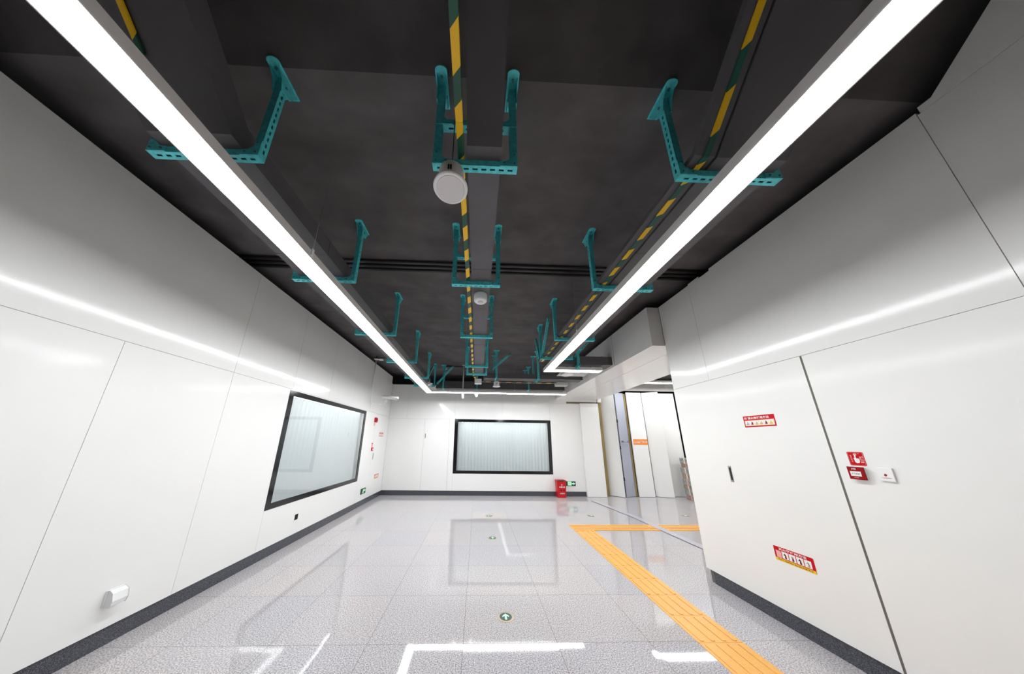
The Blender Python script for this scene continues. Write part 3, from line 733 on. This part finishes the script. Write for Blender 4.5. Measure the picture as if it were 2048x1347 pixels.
# bullet camera by left wall
t = thing('security_camera', 'white bullet camera on a bent pole beside the left wall', 'camera', (-2.69, 6.42, CZ))
m = MB(); m.tube([(-2.69, 6.42, 3.57), (-2.69, 6.42, 3.0), (-2.69, 6.42, 2.50), (-2.687, 6.44, 2.445), (-2.68, 6.48, 2.42), (-2.60, 6.56, 2.41), (-2.47, 6.62, 2.415), (-2.42, 6.63, 2.44), (-2.40, 6.63, 2.49)], 0.0155, 'white', 12); m.build('pole', t)
m = MB(); m.lathe((-2.69, 6.42, 3.555), [(0.05, 0), (0.055, 0.01), (0.055, 0.02)], 'white', 20); m.box(-2.63, -2.52, 6.38, 6.47, 3.55, 3.575, 'white'); m.tube([(-2.69, 6.42, 3.575), (-2.69, 6.42, CZ)], 0.012, 'pipe', 8); m.box(-2.74, -2.45, 6.41, 6.44, 3.60, 3.615, 'pipe'); m.build('mount_plate', t)
m = MB(); m.tube([(-2.40, 6.63, 2.48), (-2.39, 6.63, 2.53)], 0.033, 'white', 14); m.build('swivel_head', t)
m = MB(); a = Vector((-2.50, 6.66, 2.615)); e_ = Vector((-2.10, 6.52, 2.56)); dd = (e_ - a).normalized()
m.tube([a, a + dd * 0.01, e_ - dd * 0.01, e_], 0.042, 'white', 20); m.build('camera_body', t)
m = MB(); m.tube([a + Vector((0, 0, 0.006)), e_ + dd * 0.045 + Vector((0, 0, 0.006))], 0.0465, 'white', 20)
# keep only the upper half as a sun shield
o = m.build('sun_shield', t)
for v in o.data.vertices:
    wz = v.co.z + CZ
    pl = a.z + 0.006 + (v.co.x + t['_o'][0] - a.x) / (e_.x - a.x) * (e_.z - a.z)
    if wz < pl - 0.012: v.co.z = pl - 0.012 - CZ
m = MB(); m.lathe(tuple(e_ + Vector((0.003, -0.002, 0))), [(0.03, 0), (0.024, 0.004)], 'dark', 16, 'X'); m.build('lens', t)

# ================================================================= floor things
def tactile(name, label, tiles, along):
    t = thing(name, label, 'tactile paving', (tiles[0][0], tiles[0][2], 0), 'orange tactile paving strips')
    m = MB()
    for x0, x1, y0, y1 in tiles:
        g = 0.0012
        m.box(x0 + g, x1 - g, y0 + g, y1 - g, 0.0, 0.0035, 'tactile')
    m.build('paving_tiles', t)
    m = MB()
    for x0, x1, y0, y1 in tiles:
        for k in range(4):
            f = (k + 0.5) / 4
            if along == 'y':
                c = x0 + (x1 - x0) * f; a0, a1 = y0 + 0.014, y1 - 0.014
                m.prism([(c - 0.016, a0 + 0.008, 0.0034), (c - 0.010, a0, 0.0034), (c + 0.010, a0, 0.0034), (c + 0.016, a0 + 0.008, 0.0034), (c + 0.016, a1 - 0.008, 0.0034), (c + 0.010, a1, 0.0034), (c - 0.010, a1, 0.0034), (c - 0.016, a1 - 0.008, 0.0034)], (0, 0, 0.0045), 'tactile')
            else:
                c = y0 + (y1 - y0) * f; a0, a1 = x0 + 0.014, x1 - 0.014
                m.prism([(a0, c - 0.016, 0.0034), (a1, c - 0.016, 0.0034), (a1, c + 0.016, 0.0034), (a0, c + 0.016, 0.0034)], (0, 0, 0.0045), 'tactile')
    m.build('raised_bars', t, bevel=0.0015)
ty = [4.995 - 0.3215 * k for k in range(21)]
tactile('tactile_strip', 'orange ribbed tactile strip running towards the camera on the right', [(1.772, 2.132, ty[k + 1], ty[k]) for k in range(20)] + [(1.772, 2.132, 4.995, 5.06)], 'y')
tactile('tactile_strip', 'orange tactile strip running sideways across the far floor to the lobby', [(1.772 + 0.36 * k, 1.772 + 0.36 * (k + 1), 5.06, 5.40) for k in range(14)], 'x')

def tape(name, pts, label, m='tape', z=0.0004, th=0.0008, group='white floor tape pieces'):
    b_ = MB()
    for p in pts: b_.prism([(x, y, z) for x, y in p], (0, 0, th), m)
    tag(b_.build(name), label, 'tape', group)
tape('film_tape', [[(3.13, 7.5), (3.25, 7.5), (3.47, 5.9), (3.34, 5.9)], [(3.34, 5.9), (3.47, 5.9), (3.50, 5.0), (3.36, 5.0)], [(3.36, 5.0), (3.50, 5.0), (3.56, 3.7), (3.43, 3.7)]], 'pale translucent tape lying diagonally over the far orange strip', m='film', z=0.0085, th=0.0006, group=None)

def arrow_disc(x, y, label, ang=0.0):
    t = thing('floor_arrow', label, 'floor sign', (x, y, 0), 'round green arrow discs in the floor')
    m = MB(); m.lathe((x, y, 0.0), [(0.076, 0.0), (0.074, 0.002), (0.058, 0.0022)], 'brass', 40); m.build('ring', t)
    m = MB(); m.lathe((x, y, 0.0015), [(0.055, 0.0), (0.0545, 0.0016)], 'green', 36); m.build('disc', t)
    m = MB(); c, s = math.cos(ang), math.sin(ang)
    def rt(p): return (x + p[0] * c - p[1] * s, y + p[0] * s + p[1] * c, 0.0032)
    m.prism([rt(p) for p in [(0, 0.040), (-0.030, 0.008), (-0.030, -0.008), (-0.009, 0.010), (-0.009, -0.040), (0.009, -0.040), (0.009, 0.010), (0.030, -0.008), (0.030, 0.008)]], (0, 0, 0.0006), 'glow')
    m.build('arrow', t)
arrow_disc(0.287, 2.752, 'green arrow disc in the floor nearest the camera, above the light bar reflection')
arrow_disc(0.283, 4.697, 'green arrow disc in the floor in the middle of the room')
arrow_disc(0.283, 5.98, 'green arrow disc in the floor below the far window', math.pi / 2)
arrow_disc(2.489, 6.018, 'green arrow disc in the floor in front of the red bin', -math.pi / 2)
arrow_disc(4.607, 6.051, 'green arrow disc in the floor of the side lobby', -math.pi / 2)

# red bin
t = thing('waste_bin', 'small red plastic bin standing against the far wall', 'bin', (2.46, 7.95, 0))
m = MB(); m.hexa([Vector(p) for p in [(2.345, 7.86, 0), (2.585, 7.86, 0), (2.345, 8.06, 0), (2.585, 8.06, 0), (2.335, 7.85, 0.43), (2.60, 7.85, 0.43), (2.335, 8.065, 0.43), (2.60, 8.065, 0.43)]], 'red'); m.build('bin_body', t, bevel=0.012)
m = MB(); m.box(2.328, 2.607, 7.842, 8.068, 0.43, 0.468, 'red'); m.build('bin_lid', t, bevel=0.014)
m = MB(); m.prism([(2.375, 7.8405, 0.462), (2.56, 7.8405, 0.462), (2.535, 7.8405, 0.446), (2.47, 7.8405, 0.440), (2.40, 7.8405, 0.446)], (0, 0.01, 0), 'dark'); m.box(2.37, 2.565, 7.86, 8.03, 0.4675, 0.4705, 'dark'); m.build('slot', t)
def MW(x, y, z, tilt=0): return Matrix.Translation((x, y, z)) @ Matrix.Rotation(math.pi / 2, 4, 'X')
text_mesh('lettering', '有害垃圾', 0.042, 'white', MW(2.475, 7.8475, 0.285), t, 0.0012)
text_mesh('lettering', '分类投放', 0.038, 'white', MW(2.475, 7.854, 0.115), t, 0.001)
m = MB(); m.lathe((2.47, 7.8505, 0.345), [(0.022, 0), (0.020, 0.002)], 'pink', 16, 'Y'); m.lathe((2.445, 7.853, 0.20), [(0.026, 0), (0.024, 0.002)], 'dred', 16, 'Y'); m.lathe((2.53, 7.853, 0.20), [(0.022, 0), (0.020, 0.002)], 'dred', 16, 'Y'); m.build('emblem', t)

# ================================================================= wall mounted things
def poster_a(F, parent):      # hydrant instructions .28 x .108
    W_, H_ = 0.28, 0.108
    m = MB(); fbox(m, F, 0, W_, 0, H_, 0.0002, 0.0012, 'redsheet'); m.build('sheet', parent)
    m = MB(); fbox(m, F, 0.010, W_ - 0.010, 0.012, 0.064, 0.0012, 0.0016, 'cream'); m.build('picture_strip', parent)
    cols = ['blueg', 'dred', 'ochre', 'ochre', 'dred', 'yellow']
    m = MB()
    for i in range(6):
        u = 0.018 + i * 0.0415
        fbox(m, F, u, u + 0.034, 0.018, 0.058, 0.0016, 0.0018, 'white')
        fbox(m, F, u + 0.004, u + 0.030, 0.020, 0.034, 0.0018, 0.0020, 'ochre' if i in (2, 3, 5) else 'blueg')
        fprism(m, F, [(u + 0.010, 0.024), (u + 0.024, 0.022), (u + 0.026, 0.040), (u + 0.018, 0.054), (u + 0.012, 0.044)], 0.0020, 0.0022, cols[i])
    m.build('drawings', parent)
    m = MB(); fprism(m, F, [(0.010, 0.078), (0.034, 0.076), (0.034, 0.098), (0.012, 0.098)], 0.0012, 0.0016, 'pink'); m.build('emblem', parent)
    text_mesh('lettering', '消火栓使用方法', 0.024, 'white', F @ Matrix.Translation((0.140, 0.086, 0.0016)), parent, 0.0006, width=0.19)
def poster_b(F, parent):      # extinguisher instructions .285 x .11
    W_, H_ = 0.285, 0.108
    m = MB(); fprism(m, F, rrect(0, W_, 0, H_, 0.008), 0.0002, 0.0012, 'redsheet'); m.build('sheet', parent)
    m = MB(); fbox(m, F, 0.001, W_ - 0.001, -0.004, 0.018, 0.0012, 0.0016, 'yellow'); m.build('yellow_band', parent)
    m = MB(); fbox(m, F, 0.014, 0.052, 0.022, 0.076, 0.0012, 0.0016, 'pink')
    for i in range(4):
        u = 0.058 + i * 0.053
        fbox(m, F, u, u + 0.047, 0.024, 0.078, 0.0012, 0.0016, 'white')
        fprism(m, F, [(u + 0.018, 0.028), (u + 0.030, 0.027), (u + 0.032, 0.048), (u + 0.022, 0.056)], 0.0016, 0.0018, 'dred' if i != 3 else 'ochre')
        fprism(m, F, [(u + 0.012, 0.052), (u + 0.028, 0.050), (u + 0.024, 0.070)], 0.0016, 0.0018, 'blueg' if i % 2 else 'dark')
        fprism(m, F, [(u + 0.030, 0.030), (u + 0.034, 0.030), (u + 0.030, 0.062), (u + 0.026, 0.060)], 0.0018, 0.0020, 'dark')
    m.build('drawings', parent)
    text_mesh('lettering', '灭火器使用方法', 0.019, 'white', F @ Matrix.Translation((0.140, 0.093, 0.0014)), parent, 0.0005, width=0.20)
    text_mesh('lettering', '先拔保险销再对准火焰 根部 喷射', 0.013, 'dred', F @ Matrix.Translation((0.142, 0.007, 0.0018)), parent, 0.0003, width=0.245)
for wl, a, z, fn, lab in (('R', 2.522, 1.678, poster_a, 'red poster with six cream pictures, upper one on the right wall'),
                          ('R', 2.540, 0.530, poster_b, 'red poster with yellow bottom band, lower one on the right wall'),
                          ('L', 7.41, 1.630, poster_a, 'small pinkish red poster on the left wall beside the far corner, upper one'),
                          ('L', 7.41, 0.522, poster_b, 'small red and yellow poster low on the left wall near the far corner')):
    F = wall_frame(wl, a, z)
    t = thing('instruction_poster', lab, 'poster', tuple(F.translation), 'fire instruction posters on the walls')
    fn(F, t)

# call point sign + call point + white button on right wall
F = wall_frame('R', 1.852, 1.374)
t = thing('alarm_sign', 'red rounded sign with a white pointing hand above the call point', 'sign', tuple(F.translation))
m = MB(); fprism(m, F, rrect(0, 0.081, 0, 0.094, 0.008), 0.0002, 0.0014, 'redsheet'); m.build('sheet', t)
m = MB()
o_ = rrect(0.003, 0.078, 0.003, 0.091, 0.007); 
for k in range(len(o_)):
    p, q = Vector(o_[k] + (0,)), Vector(o_[(k + 1) % len(o_)] + (0,)); d = (q - p)
    if d.length < 1e-5: continue
    n = Vector((-d.y, d.x, 0)).normalized() * 0.0012
    fprism(m, F, [(p.x, p.y), (q.x, q.y), (q.x + n.x, q.y + n.y), (p.x + n.x, p.y + n.y)], 0.0014, 0.0017, 'pink')
m.build('border', t)
m = MB()
fprism(m, F, [(0.028, 0.052), (0.030, 0.024), (0.038, 0.017), (0.050, 0.020), (0.054, 0.030), (0.054, 0.048), (0.046, 0.050), (0.040, 0.050), (0.040, 0.072), (0.034, 0.074), (0.033, 0.052)], 0.0014, 0.0018, 'white')
fprism(m, F, [(0.030 + 0.009 + 0.0085 * math.cos(a_ * math.pi / 6), 0.076 + 0.0085 * math.sin(a_ * math.pi / 6)) for a_ in range(12)], 0.0014, 0.0017, 'pink')
m.build('hand_symbol', t)
text_mesh('lettering', '报\n警', 0.022, 'pink', F @ Matrix.Translation((0.066, 0.042, 0.0018)), t, 0.0005)
text_mesh('lettering', '手动报警按钮', 0.0085, 'pink', F @ Matrix.Translation((0.016, 0.047, 0.0018)) @ Matrix.Rotation(-math.pi / 2, 4, 'Z'), t, 0.0003)
text_mesh('lettering', '消防设施', 0.006, 'pink', F @ Matrix.Translation((0.050, 0.082, 0.0018)), t, 0.0001)
F = wall_frame('R', 1.860, 1.282)
t = thing('call_point', 'dark red square fire call point with white centre plate', 'call point', tuple(F.translation))
m = MB(); fbox(m, F, 0.004, 0.078, 0.004, 0.080, 0, 0.018, 'white'); m.build('back_box', t)
m = MB(); fbox(m, F, 0.0, 0.081, 0.0, 0.084, 0.018, 0.028, 'dred'); m.build('red_cover', t, bevel=0.0015)
m = MB(); fbox(m, F, 0.012, 0.064, 0.022, 0.054, 0.028, 0.0288, 'white'); m.build('break_glass', t)
text_mesh('lettering', '按下此处', 0.010, 'green', F @ Matrix.Translation((0.038, 0.038, 0.0292)), t, 0.0002)
text_mesh('lettering', '火警', 0.012, 'white', F @ Matrix.Translation((0.034, 0.070, 0.0288)), t, 0.0003)
text_mesh('lettering', '手动报警', 0.006, 'pink', F @ Matrix.Translation((0.036, 0.012, 0.0288)), t, 0.0001)
F = wall_frame('R', 1.729, 1.287)
t = thing('push_button', 'white square wall button with a small red diamond', 'button', tuple(F.translation))
m = MB(); fbox(m, F, 0, 0.068, 0, 0.083, 0, 0.012, 'white'); m.build('face_plate', t, bevel=0.002)
m = MB(); fprism(m, F, [(0.026, 0.036), (0.034, 0.030), (0.041, 0.040), (0.033, 0.048)], 0.012, 0.0135, 'dred'); m.build('indicator', t)
text_mesh('lettering', '气体喷洒指示', 0.007, 'dred', F @ Matrix.Translation((0.034, 0.020, 0.0122)), t, 0.0001)

# left wall: splash proof socket, open socket, exit sign, strobe, small call point
F = wall_frame('L', 2.352, 0.285)
t = thing('wall_socket', 'white splash proof socket box low on the left wall near the camera', 'socket', tuple(F.translation))
m = MB(); fprism(m, F, rrect(0, 0.106, 0, 0.108, 0.008), 0.0, 0.010, 'white'); m.build('back_plate', t)
m = MB(); R3 = F.to_3x3()
m.prism([F @ Vector((0.006, 0.004, 0.010)), F @ Vector((0.006, 0.004, 0.052)), F @ Vector((0.006, 0.035, 0.060)), F @ Vector((0.006, 0.085, 0.048)), F @ Vector((0.006, 0.104, 0.022)), F @ Vector((0.006, 0.104, 0.010))], R3 @ Vector((0.094, 0, 0)), 'white'); m.build('splash_cover', t, bevel=0.005)
F = wall_frame('L', 4.385, 0.305)
t = thing('socket_opening', 'black square socket opening low on the left wall below the window', 'socket', tuple(F.translation))
m = MB(); fbox(m, F, 0, 0.078, 0.022, 0.098, 0.0, 0.003, 'void'); m.build('opening', t)
m = MB(); fbox(m, F, 0, 0.078, 0.0, 0.020, 0.0, 0.006, 'white'); fbox(m, F, -0.004, 0, 0, 0.1, 0, 0.005, 'white'); m.build('surround', t)
F = wall_frame('L', 6.655, 0.267)
t = thing('exit_sign', 'green exit sign with a pale arrow low on the left wall', 'exit sign', tuple(F.translation), 'low green exit signs on the walls')
m = MB(); fbox(m, F, 0, 0.26, 0, 0.125, 0.0, 0.012, 'green'); m.build('sign_body', t)
m = MB(); fprism(m, F, [(0.09, 0.015), (0.15, 0.015), (0.15, 0.055), (0.24, 0.055), (0.24, 0.085), (0.16, 0.085), (0.19, 0.112), (0.13, 0.105), (0.10, 0.075)], 0.012, 0.0125, 'glow'); m.build('running_figure', t)
F = wall_frame('B', 2.655, 0.288)
t = thing('exit_sign', 'green exit sign with a pale left panel, right of the red bin', 'exit sign', tuple(F.translation), 'low green exit signs on the walls')
m = MB(); fbox(m, F, 0, 0.30, 0, 0.125, 0.0, 0.012, 'green'); m.build('sign_body', t)
m = MB(); fbox(m, F, 0.06, 0.175, 0.012, 0.120, 0.012, 0.0125, 'glow')
fprism(m, F, [(0.18, 0.045), (0.235, 0.045), (0.235, 0.022), (0.285, 0.062), (0.235, 0.103), (0.235, 0.080), (0.18, 0.080)], 0.012, 0.0125, 'glow'); m.build('arrow', t)
F = wall_frame('L', 6.93, 1.895)
t = thing('alarm_sounder', 'red fire alarm sounder high on the left wall beside the window', 'alarm', tuple(F.translation))
m = MB(); fbox(m, F, 0.01, 0.13, 0.085, 0.215, 0, 0.05, 'red'); m.build('sounder_body', t, bevel=0.012)
m = MB(); fbox(m, F, 0.035, 0.105, 0.115, 0.185, 0.05, 0.062, 'dred'); m.build('flasher_lens', t, bevel=0.01)
m = MB(); fbox(m, F, 0.02, 0.09, 0.0, 0.075, 0.0, 0.002, 'pink'); m.build('label_plate', t)
F = wall_frame('L', 6.965, 1.255)
t = thing('call_point', 'tiny red call point on the left wall with a pink sign above', 'call point', tuple(F.translation))
m = MB(); fbox(m, F, 0, 0.085, 0, 0.085, 0, 0.03, 'red'); m.build('red_cover', t, bevel=0.003)
m = MB(); fbox(m, F, 0.02, 0.065, 0.025, 0.055, 0.03, 0.031, 'white'); m.build('break_glass', t)
F = wall_frame('L', 6.96, 1.36)
t = thing('alarm_sign', 'tiny pink and red sign above the call point on the left wall', 'sign', tuple(F.translation))
m = MB(); fbox(m, F, 0, 0.08, 0, 0.09, 0.0, 0.002, 'redsheet'); m.build('sheet', t)
m = MB(); fbox(m, F, 0.008, 0.072, 0.008, 0.07, 0.002, 0.0025, 'pink'); m.build('hand_symbol', t)

# ================================================================= panels in the lobby opening
def leaf(p0, p1, z0, z1, th, m, label, name='door_leaf', cat='door leaf', group='tall white door leaves in the lobby opening', hinges=False, extra=None):
    p0 = Vector((p0[0], p0[1], 0)); p1 = Vector((p1[0], p1[1], 0)); d = (p1 - p0); u = d.normalized(); n = Vector((-u.y, u.x, 0))
    t = thing(name, label, cat, tuple((p0 + p1) / 2), group)
    mb = MB(); mb.obox(p0 + Vector((0, 0, z0)), d, n * th, Vector((0, 0, z1 - z0)), m); mb.build('leaf', t, bevel=0.003)
    if hinges:
        mb = MB(); mb.obox(p1 + Vector((0, 0, z0)) + u * 0.001, u * 0.006, n * th, Vector((0, 0, z1 - z0)), 'dark'); mb.build('edge_seal', t)
        for z in (0.45, 1.35, 2.15):
            mb = MB(); mb.obox(p1 + Vector((0, 0, z)) + u * 0.006, u * 0.03, n * 0.03, Vector((0, 0, 0.10)), 'dark'); mb.build('hinge', t)
    return t, p0, u, n
leaf((4.00, 8.24), (4.35, 7.93), 0.008, 3.05, 0.04, 'panel', 'white door leaf standing ajar, leftmost in the lobby opening', hinges=True)
m = MB(); m.box(3.875, 3.995, 8.12, 8.24, 0, 2.88, 'tan'); tag(m.build('wooden_post'), 'tan upright board in the gap left of the ajar white leaf', 'post')
t, p0, u, n = leaf((4.42, 7.99), (4.76, 8.09), 0.008, 3.12, 0.04, 'greydoor', 'blue grey inner door between two white leaves', group=None, name='inner_door', cat='door')
q = MB(); q.tube([p0 + u * 0.05 - n * 0.05 + Vector((0, 0, 1.58)), p0 + u * 0.31 - n * 0.05 + Vector((0, 0, 1.58))], 0.014, 'steel', 10)
for k in (0.07, 0.29): q.obox(p0 + u * k - n * 0.06 + Vector((0, 0, 1.56)), u * 0.02, n * 0.06, (0, 0, 0.04), 'dark')
q.build('push_bar', t)
m = MB(); m.box(4.765, 4.822, 8.09, 8.20, 0, 3.10, 'tan'); tag(m.build('wooden_post'), 'brown upright edge board between the blue grey door and the leaf with the orange sign', 'post')
leaf((4.828, 8.03), (5.315, 8.03), 0.008, 3.135, 0.04, 'panel', 'white door leaf carrying the orange sign')
leaf((5.375, 8.10), (5.80, 7.90), 0.008, 3.145, 0.035, 'panel', 'white door leaf standing slightly open, second from the right')
leaf((5.80, 8.10), (6.46, 8.10), 0.008, 3.14, 0.04, 'panel', 'white door leaf at the right end beside the stacked cartons')
F = Matrix(((1, 0, 0, 4.862), (0, 0, -1, 8.0295), (0, 1, 0, 1.488), (0, 0, 0, 1)))
t = thing('notice_sign', 'orange notice with white writing on the white door leaf', 'sign', (4.862, 8.03, 1.488))
m = MB(); fbox(m, F, 0, 0.452, 0, 0.168, 0.0, 0.002, 'orange'); m.build('sheet', t)
text_mesh('lettering', '小心地滑', 0.055, 'cream', F @ Matrix.Translation((0.115, 0.078, 0.0025)), t, 0.001, width=0.20)
text_mesh('lettering', '严禁入内', 0.062, 'cream', F @ Matrix.Translation((0.335, 0.086, 0.0025)), t, 0.001, width=0.21)
m = MB(); 
# stacked cartons beside the opening
zz = 0.0; hs = [0.12, 0.16, 0.10, 0.18, 0.14, 0.17, 0.10, 0.16]
labs = ['bottom carton of the stack in the lobby', 'second carton from the bottom of the lobby stack', 'thin third carton of the lobby stack', 'tall fourth carton of the lobby stack', 'fifth carton of the lobby stack', 'sixth carton of the lobby stack', 'thin carton just below the top of the lobby stack', 'top carton of the lobby stack']
for k, h_ in enumerate(hs):
    ox = random.uniform(-0.03, 0.02); oy = random.uniform(-0.03, 0.03)
    if k == 7: ox -= 0.03
    t = thing('carton', labs[k], 'carton', (6.3, 7.6, zz), 'stacked cartons in the lobby')
    m = MB(); m.box(6.06 + ox, 6.5, 7.45 + oy, 7.80 + oy, zz, zz + h_ - 0.001, 'carton' if k % 2 == 0 else 'carton2'); m.build('carton_body', t, bevel=0.004)
    m = MB(); m.box(6.059 + ox, 6.5, 7.60 + oy, 7.65 + oy, zz + 0.001, zz + h_, 'cream' if k % 3 else 'pink'); m.build('packing_tape', t)
    zz += h_

for o in bpy.data.objects:
    if '_o' in o: del o['_o']
